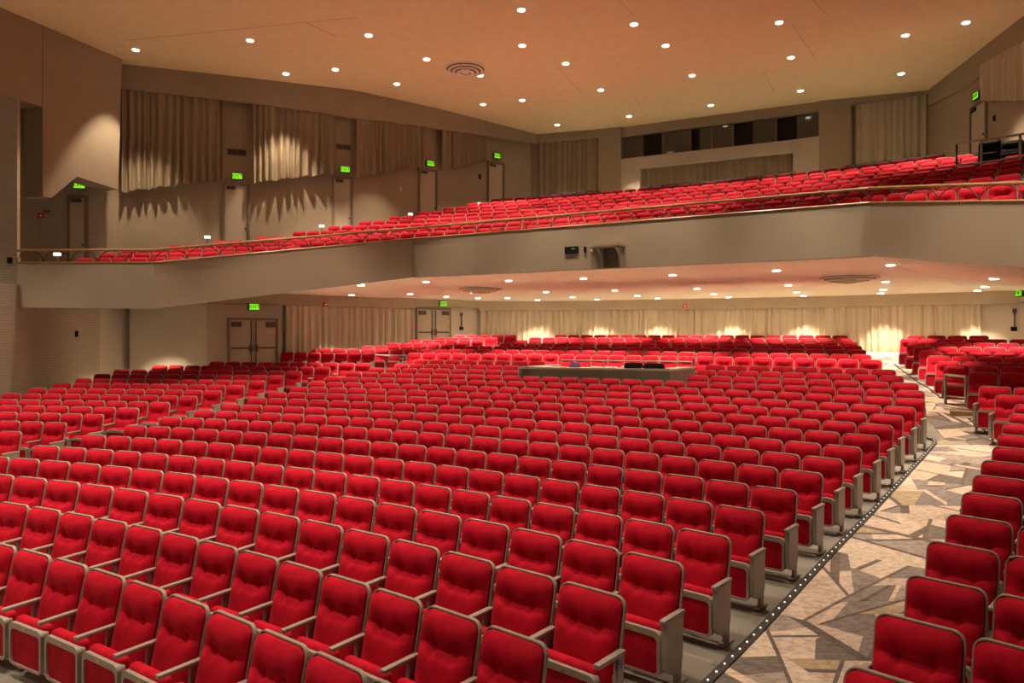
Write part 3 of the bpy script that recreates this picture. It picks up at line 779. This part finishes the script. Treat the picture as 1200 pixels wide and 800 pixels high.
exit_sign(WALL_LU, 404, 199, 'green exit sign over the second balcony door, just below a wall vent')
exit_sign(WALL_LU, 503, 192, 'green exit sign over the balcony door beside the narrowest short curtain')
exit_sign(WALL_LU, 581, 183, 'green exit sign over the last balcony door by the rear corner curtain')
exit_sign(HEAD_R, 1147, 112, 'green exit sign on the right balcony wall beside the short curtain')
exit_sign(offs(LOWER_L, .35), 297, 359.5, 'green exit sign above the double door beside the lit left wall', .02)
exit_sign(offs(LOWER_L, .35), 519, 356, 'green exit sign above the double door in the rear left corner under the balcony', .02)
exit_sign(offs(LOWER_RS, .3), 1197, 343, 'green exit sign at the right end under the balcony', .05)

def door(idx, path, x0, x1, ytop, ybot, double=False, knob=1, dark=None):
    a, b = hit(path, x0), hit(path, x1)
    A3 = Vector((*a, 0)); B3 = Vector((*b, 0)); t = (B3-A3).normalized(); W = (B3-A3).length
    o = empty(f'door_{idx}', (a[0], a[1], 0), math.atan2(t.y, t.x)); o['kind'] = 'structure'
    z1 = zat(ytop, (a[1]+b[1])/2); z0 = zat(ybot, (a[1]+b[1])/2); fw = .07
    MB().box(0, fw, -.07, .02, z0, z1).build('jamb', M['frame'], o); MB().box(W-fw, W, -.07, .02, z0, z1).build('jamb', M['frame'], o); MB().box(fw, W-fw, -.07, .02, z1-fw, z1).build('head', M['frame'], o)
    if double:
        for s in (0, 1):
            x_a, x_b = (fw, W/2-.006) if s == 0 else (W/2+.006, W-fw)
            lf = MB().box(x_a+.01, x_b-.01, -.035, .01, z0, z1-fw-.01).build('leaf', M['door'], o)
            h = z1-1.05
            MB().box(x_a+.05, x_b-.05, -.085, -.045, h-.03, h+.03).build('push_bar', M['bronze'], lf)
            xm = x_b-.08 if s == 0 else x_a+.08
            MB().box(xm-.016, xm+.016, -.06, -.036, z0, z1-fw-.02).build('vertical_rod', M['bronze'], lf)
            MB().box(xm-.04, xm+.04, -.1, -.036, h-.12, h+.12).build('latch', M['bronze'], lf)
            xc = x_a+.22 if s == 0 else x_b-.22
            MB().box(xc-.16, xc+.16, -.11, -.036, z1-fw-.24, z1-fw-.07).build('door_closer', M['bronze'], lf)
    else:
        lf = MB().box(fw+.01, W-fw-.01, -.03, .01, z0, z1-fw-.01).build('leaf', M['door'], o)
        xk = W-fw-.09
        kb = MB(); kb.tube([(xk, -.03, z0+(z1-z0)*.3), (xk, -.08, z0+(z1-z0)*.3)], .03, 8); kb.build('door_knob', M['bronze'], lf)
        MB().box(fw+.06, fw+.36, -.09, -.03, z1-fw-.16, z1-fw-.05).build('door_closer', M['bronze'], lf)
        MB().box(W-fw-.055, W-fw-.012, -.045, -.02, z0, z1-fw).build('edge_strip', M['frame'], lf)
door(1, WLB, 79, 104, 229, 312)
door(2, WALL_LU, 261, 293, 215, 290)
door(3, WALL_LU, 389, 414, 207, 276)
door(4, WALL_LU, 490, 512.5, 198, 262)
door(5, WALL_LU, 571, 590.5, 190, 250)
door(6, LOWER_L, 266.5, 325.5, 372.5, 428, True)
door(7, LOWER_L, 487, 528, 360.5, 414, True)
door(8, HEAD_R, 1138, 1157.5, 120, 178)

def vent(path, x, y, wv, hv, label):
    t, Y = wall_root('wall_vent', path, x, y, label, 'vent', 'wall vents')
    MB().ring(rrect(-wv/2, wv/2, -hv/2, hv/2, .01, .01, 1), rrect(-wv/2+.03, wv/2-.03, -hv/2+.03, hv/2-.03, .005, .005, 1), 'y', -.03, .01).build('frame', M['vent'], t)
    MB().box(-wv/2+.03, wv/2-.03, -.004, .0, -hv/2+.03, hv/2-.03).build('backing', M['void'], t)
    MB().box(-.015, .015, -.025, 0, -hv/2+.03, hv/2-.03).build('divider', M['vent'], t)
    for k in range(4):
        z = -hv/2+.05+k*(hv-.1)/3; MB().box(-wv/2+.03, wv/2-.03, -.02, -.004, z-.008, z+.008).build('slat', M['vent'], t)
vent(WALL_LU, 277.5, 178.5, .66, .24, 'grille vent on the wall over the first balcony exit door')
vent(WALL_LU, 402.5, 172.5, .56, .22, 'grille vent on the wall over the second balcony exit door')

def diffuser(P, R, label, bk='wall'):
    t = empty('ceiling_air_diffuser', P); tag(t, label, 'air vent', 'round ceiling air diffusers')
    for i, (r0, r1, dz) in enumerate(((1, .9, 0), (.84, .72, -.05), (.64, .5, -.09), (.42, .26, -.12))):
        n = 40; o = [(R*r0*cos(2*pi*k/n), R*r0*sin(2*pi*k/n)) for k in range(n)]; q = [(R*r1*cos(2*pi*k/n), R*r1*sin(2*pi*k/n)) for k in range(n)]
        MB().ring(o, q, 'z', dz-.035, .0 if i == 0 else dz-.01).build('ring', M['soffit'], t)
    MB().disc((0, 0, -.004), R*.9, 36, -.001).build('backing', M[bk], t)
    MB().disc((0, 0, -.14), R*.2, 20, -.005).build('core', M['soffit'], t)
Y = 9.2*FPX/(HOR-80.5); diffuser(((545.5-600)/FPX*Y, Y, CEIL-.002), .74, 'round ring diffuser in the high main ceiling', 'vent')
p = soffit_hit(563.5, 338.5); diffuser(p-Vector((0, 0, .006)), .78, 'round ring diffuser in the soffit before the rear left double door')
p = soffit_hit(995.5, 325); diffuser(p-Vector((0, 0, .006)), .80, 'larger round ring diffuser in the soffit over the right aisle')

def alarm(path, x, y, label, out=0.0):
    t, Y = wall_root('fire_alarm', path, x, y, label, 'fire alarm', 'red fire alarms', out)
    MB().rbox(-.09, .09, -.05, .01, -.075, .075, .012, 2).build('body', M['alarm'], t); MB().box(-.03, .05, -.065, -.05, -.03, .02).build('strobe', M['white'], t)
alarm(WLB, 48, 252.5, 'red fire alarm on the dark wall beside the stage-side balcony door')
alarm(offs(LOWER_L, .35), 380.5, 356.5, 'red fire alarm on the beam above the long curtain between double doors', .01)
alarm(offs(LOWER_R, .35), 803, 358.5, 'red fire alarm on the beam above the rear wall curtains', .01)
def handset(path, x, y, label):
    t, Y = wall_root('wall_fixture', path, x, y, label, 'wall fixture', 'rod-shaped wall fixtures')
    MB().rbox(-.06, .06, -.06, .01, .22, .36, .01, 1).build('upper_bracket', M['dark'], t); MB().box(-.02, .02, -.05, -.01, -.25, .25).build('rod', M['dark'], t)
    MB().rbox(-.10, .07, -.09, .01, -.40, -.26, .012, 1).build('lower_box', M['black'], t)
handset(LOWER_L, 540.5, 376, 'narrow black rod fixture on the wall beside the rear left double door')
handset(LOWER_R, 1189, 374, 'narrow black rod fixture on the wall beyond the right end of the rear curtains')
def plate(path, x, y, w_, h_, name, label, m='black', out=0):
    t, Y = wall_root(name, path, x, y, None, None, None, out)
    tag(t, label, 'wall box')
    MB().rbox(-w_/2, w_/2, -.05, .01, -h_/2, h_/2, .008, 1).build('body', M[m], t); return t
plate(WALL_LU, 562, 207, .12, .2, 'wall_switch_box', 'small dark box on the wall before the last balcony door')
plate(WALL_LU, 469, 221.5, .1, .18, 'wall_switch_plate', 'small pale plate on the wall before the third balcony door', 'white')
plate(WLB, 55, 247.5, .2, .08, 'wall_sensor', 'small pale sensor on the wall next to the red fire alarm', 'vent')
plate([(-14.5, Yb), (-13.2, Yb)], 12, 305, .13, .16, 'wall_outlet', 'small dark outlet on the brick wall at the balcony front end')
plate(LOWER, 89, 391, .1, .18, 'wall_switch_box', 'small dark switch on the dim brick wall under the balcony')
plate(HEAD_R, 1166, 138.5, .08, .16, 'wall_switch_box', 'small dark box on the right balcony wall under the short curtain')

# ------------------------------------------------------------------ balcony front: rail and equipment
rl = empty('balcony_railing'); tag(rl, 'wooden handrail on dark arched iron brackets along the balcony front', 'railing')
RH = .34
mbs = MB().tube([(BF[i][0], BF[i][1], BZ[i]+FH+RH) for i in range(6)], .035, 8); mbs.build('handrail', M['rail'], rl)
for i in range(5):
    a = Vector((*BF[i], BZ[i]+FH)); b = Vector((*BF[i+1], BZ[i+1]+FH)); L = (b-a).length; n = max(1, round(L/.78))
    for k in range(n):
        c0 = a+(b-a)*(k/n); c1 = a+(b-a)*((k+1)/n)
        MB().tube([c0+(c1-c0)*(.5-.5*cos(pi*q/10))+Vector((0, 0, (RH-.02)*sin(pi*q/10))) for q in range(11)], .012, 5).build('arched_bracket', M['iron'], rl)
FA = BF[2:4]
t = plate(FA, 670, 293, .40, .19, 'display_box', 'black box with a tiny green readout on the balcony front')
o = MB()
for k in range(3): o.box(.02+k*.035, .04+k*.035, -.056, -.05, .02, .035)
o.build('readout', M['exitg'], t)
plate(FA, 686, 292.5, .06, .16, 'sensor_block', 'slim black sensor between the readout box and the projector shelf', 'black')
plate(FA, 693.5, 294, .06, .05, 'cable_clip', 'tiny pale clip on the balcony front next to the projector shelf', 'white')
sh, Y = wall_root('projector_shelf', FA, 716, 289, 'brown angled shelf on a curved bracket mounted on the balcony front', 'shelf')
MB().prism([(-.55, .0), (.40, .0), (.40, -.55), (-.30, -.55), (-.55, -.35)], 'z', -.03, .04).build('shelf_board', M['fascia'], sh)
for x in (-.22, .30):
    pr = [(0, -.05), (-.5, -.05), (-.38, -.10), (-.22, -.2), (-.15, -.36), (-.12, -.56), (0, -.56)]
    MB().prism(pr, 'x', x-.03, x+.03).build('bracket', M['fascia'], sh)
MB().box(-.2, .28, -.03, -.01, -.56, -.04).build('back_plate', M['frame'], sh)

# small white step lights along the balcony rows
for x, y, R, lab in ((67, 298, 33.2, 'stage-side balcony aisle'), (243, 278, 36.6, 'second row end of the left balcony wing'), (377, 265, 39.4, 'row end below the second balcony exit door'), (481, 251, 42.2, 'row end below the third balcony exit door'), (562, 238.5, 45.2, 'top row end by the last balcony exit door')):
    a = ang(x, R); X, Yp = pol(R, a); zt = zat(y, Yp)
    t = empty('step_light', (X, Yp, bfloor(R))); tag(t, f'small white step light at the {lab}', 'step light', 'white step lights of the balcony')
    MB().box(-.02, .02, -.02, .02, 0, max(.1, zt-bfloor(R))).build('post', M['grey'], t)
    MB().rbox(-.09, .09, -.05, .05, zt-bfloor(R)-.04, zt-bfloor(R)+.05, .01, 1).build('lamp_head', M['led'], t)

# black chairs behind the top rows
bl_me = {}
for part, me in (('backrest', ME['backrest']), ('back_frame', ME['back_frame']), ('back_shell', ME['back_shell']), ('seat_cushion', ME['seat_cushion'])):
    c = me.copy(); c.materials.clear(); c.materials.append(M['black']); bl_me[part] = c
bl_me['leg'] = MB().box(-.2, -.17, -.3, -.05, 0, .36).box(.17, .2, -.3, -.05, 0, .36).mesh('leg', M['dark'])
def black_chair(X, Y, z, rz, lab, grp):
    t = empty('black_chair', (X, Y, z), rz); tag(t, lab, 'chair', grp)
    for p, me in bl_me.items(): child(p, me, t)
for xs in ((635, 648, 661, 674, 687, 697), (757, 771, 785, 799, 813, 827, 841, 855, 869, 883, 898, 912, 925), (999, 1016, 1033, 1050, 1067, 1084, 1097)):
    for x in xs:
        R = 47.2; a = ang(x, R); X, Yp = pol(R, a); black_chair(X, Yp, bfloor(46.0)+.30, -a, 'black chair peeking over the top row of red balcony seats', 'black chairs behind the top balcony row')
for x in (1160, 1186.5, 1212):
    X, Yp = px(x, 0, 20.2).x, 20.2
    black_chair(X, Yp, zat(165, Yp)-.86, -.75, 'black chair on the balcony side platform behind the metal guard rail', 'black chairs on the side platform')
pf = MB().box(12.85, 16.0, 19.7, 23.5, EZ+3.4, zat(165, 20.2)-.86).build('side_platform', M['conc']); pf['kind'] = 'structure'
gr = empty('guard_rail', (0, 0, 0)); tag(gr, 'square metal guard rail around the side platform with the black chairs', 'railing')
def gp(x, y, Yv): return px(x, y, Yv)
MB().tube([gp(1121, 168, 19.6), gp(1121, 194.5, 19.6)], .03, 6).build('post', M['dark'], gr)
MB().tube([gp(1150, 164, 18.9), gp(1150, 193, 18.9)], .03, 6).build('post', M['steel'], gr)
MB().tube([gp(1195.5, 157.5, 18.0), gp(1195.5, 187, 18.0)], .035, 6).build('post', M['steel'], gr)
MB().tube([gp(1119, 168.5, 19.6), gp(1150, 164, 18.9), gp(1196, 157.5, 18.0), gp(1215, 154, 17.7)], .03, 6).build('top_rail', M['steel'], gr)
MB().tube([gp(1119, 194, 19.6), gp(1150, 190.5, 18.9), gp(1196, 184, 18.0), gp(1215, 181, 17.7)], .028, 6).build('lower_rail', M['steel'], gr)

# ------------------------------------------------------------------ mixing booth and floor rails
Rb = R0+DR*14+.62; a = ang(785, Rb); FRp = Vector(pol(Rb, a)); zb = zat(432.5, FRp.y)
FLy = FRp.y*42.5/39.5; FLp = Vector(((608-600)/FPX*FLy, FLy)); BRy = FRp.y*42.5/39.7; BRp = Vector(((813-600)/FPX*BRy, BRy)); BLp = FLp+(BRp-FRp)
bo = empty('mixing_booth', (FLp.x, FLp.y, zfloor(36))); tag(bo, 'low brown mixing booth enclosure with tan counter among the red rows', 'booth')
org = Vector((FLp.x, FLp.y, zfloor(36)))
def bslab(name, a, b, h0, h1, th, m, inside):
    d = (b-a).normalized(); nn = Vector((-d.y, d.x))
    if nn.dot(inside-a) < 0: nn = -nn
    q = [a, b, b+nn*th, a+nn*th]
    return MB().prism([(p.x-org.x, p.y-org.y) for p in q], 'z', h0-org.z, h1-org.z).build(name, m, bo)
ctr = (FLp+FRp+BLp+BRp)/4; zf0 = zfloor(34.6)
bslab('front_panel', FLp, FRp, zf0, zb-.05, .08, M['booth'], ctr); bslab('side_panel', FRp, BRp, zf0, zb-.05, .08, M['booth'], ctr); bslab('side_panel', FLp, BLp, zf0, zb-.05, .08, M['booth'], ctr); bslab('back_panel', BLp, BRp, zf0, zb-.25, .08, M['booth'], ctr)
bslab('counter', FLp, FRp, zb-.05, zb, .42, M['counter'], ctr); bslab('counter', FRp, BRp, zb-.05, zb+.0, .35, M['counter'], ctr); bslab('counter', FLp, BLp, zb-.05, zb+.0, .35, M['counter'], ctr)
d3 = lambda p, z: Vector((p.x-org.x, p.y-org.y, z-org.z))
r0, r1 = FLp+(BLp-FLp)*.98+(FRp-FLp)*.08, BRp+(FLp-FRp)*.01
MB().tube([d3(r0, zb+.13), d3(r1, zb+.13)], .022, 6).build('back_rail', M['steel'], bo)
for q in (.0, .33, .66, 1):
    p = r0+(r1-r0)*q; MB().tube([d3(p, zb-.3), d3(p, zb+.13)], .018, 6).build('rail_post', M['steel'], bo)
dx = (FRp-FLp).normalized(); dy = (BRp-FRp).normalized(); brz = math.atan2(dx.y, dx.x)
def on_booth(name, u, v, w_, d_, h_, m, label, cat):
    p = FLp+(FRp-FLp)*u+dy*v; t = empty(name, (p.x, p.y, zb), brz); tag(t, label, cat)
    MB().rbox(-w_/2, w_/2, -d_/2, d_/2, 0, h_*.7, .01, 1).build('body', M[m], t); MB().box(-w_/2+.02, w_/2-.02, -d_/2+.03, d_/2-.02, h_*.7, h_).build('top', M[m], t); return t
on_booth('sound_console', .745, .24, .42, .3, .13, 'black', 'black control unit on the booth counter, the one farther from the booth corner', 'console')
on_booth('sound_console', .875, .24, .48, .3, .12, 'black', 'black control unit on the booth counter, the one nearest the booth corner', 'console')
on_booth('equipment_bag', .36, .22, .26, .2, .12, 'purple', 'small purple bag lying on the booth counter', 'bag')
for i, u in enumerate((.50, .60)):
    on_booth('paper_stack', u, .24, .3, .22, .03, 'white', 'white papers lying on the booth counter between the bag and the consoles', 'papers')['group'] = 'papers on the booth'

def floor_rail(pts, h, label, mid=True):
    P = [floor_hit(x, y) for x, y in pts]; t = empty('aisle_guard_rail', P[0]); tag(t, label, 'railing')
    L = [p-P[0] for p in P]; up_ = Vector((0, 0, h))
    for p in L: MB().box(p.x-.025, p.x+.025, p.y-.025, p.y+.025, p.z, p.z+h).build('post', M['steel'], t)
    zt = max(p.z for p in L)+h
    MB().tube([Vector((p.x, p.y, p.z+h)) for p in L], .03, 6).build('top_rail', M['steel'], t)
    if mid: MB().tube([Vector((p.x, p.y, p.z+h*.3)) for p in L], .02, 6).build('lower_rail', M['steel'], t)
floor_rail([(1108, 474), (1132, 477)], .68, 'metal guard rail in front of a red seat at the rear aisle corner')
floor_rail([(441, 437), (456, 438), (476, 438)], .66, 'low metal guard rail before the rear left rows', False)
# low wooden step at the corner of the right block
p = floor_hit(1131, 489); st = MB().rbox(-.35, .55, -.1, .5, 0, .14, .015, 1).build('wooden_step', M['rail'])
st.location = (p.x+.15, p.y+.1, p.z-.01); st.rotation_euler = (0, 0, -.6); tag(st, 'low wooden step at the corner where the carpet aisles meet', 'step')
# blue access badge on the open armrest
if first_seat:
    bd = MB().prism([(-.15+.034*cos(2*pi*k/16), .46+.034*sin(2*pi*k/16)) for k in range(16)], 'x', PW/2+.016, PW/2+.021).build('access_badge', M['blue'], first_seat)
    g = MB(); x = PW/2+.0215
    g.prism([(-.15+.006*cos(2*pi*k/8), .484+.006*sin(2*pi*k/8)) for k in range(8)], 'x', x-.001, x+.001)
    g.tube([(x, -.15, .476), (x, -.148, .460), (x, -.162, .460), (x, -.170, .444)], .003, 5)
    g.tube([(x, -.149+.016*cos(t_), .450+.016*sin(t_)) for t_ in [2.2+k*.45 for k in range(9)]], .0025, 5)
    g.build('access_symbol', M['white'], bd)
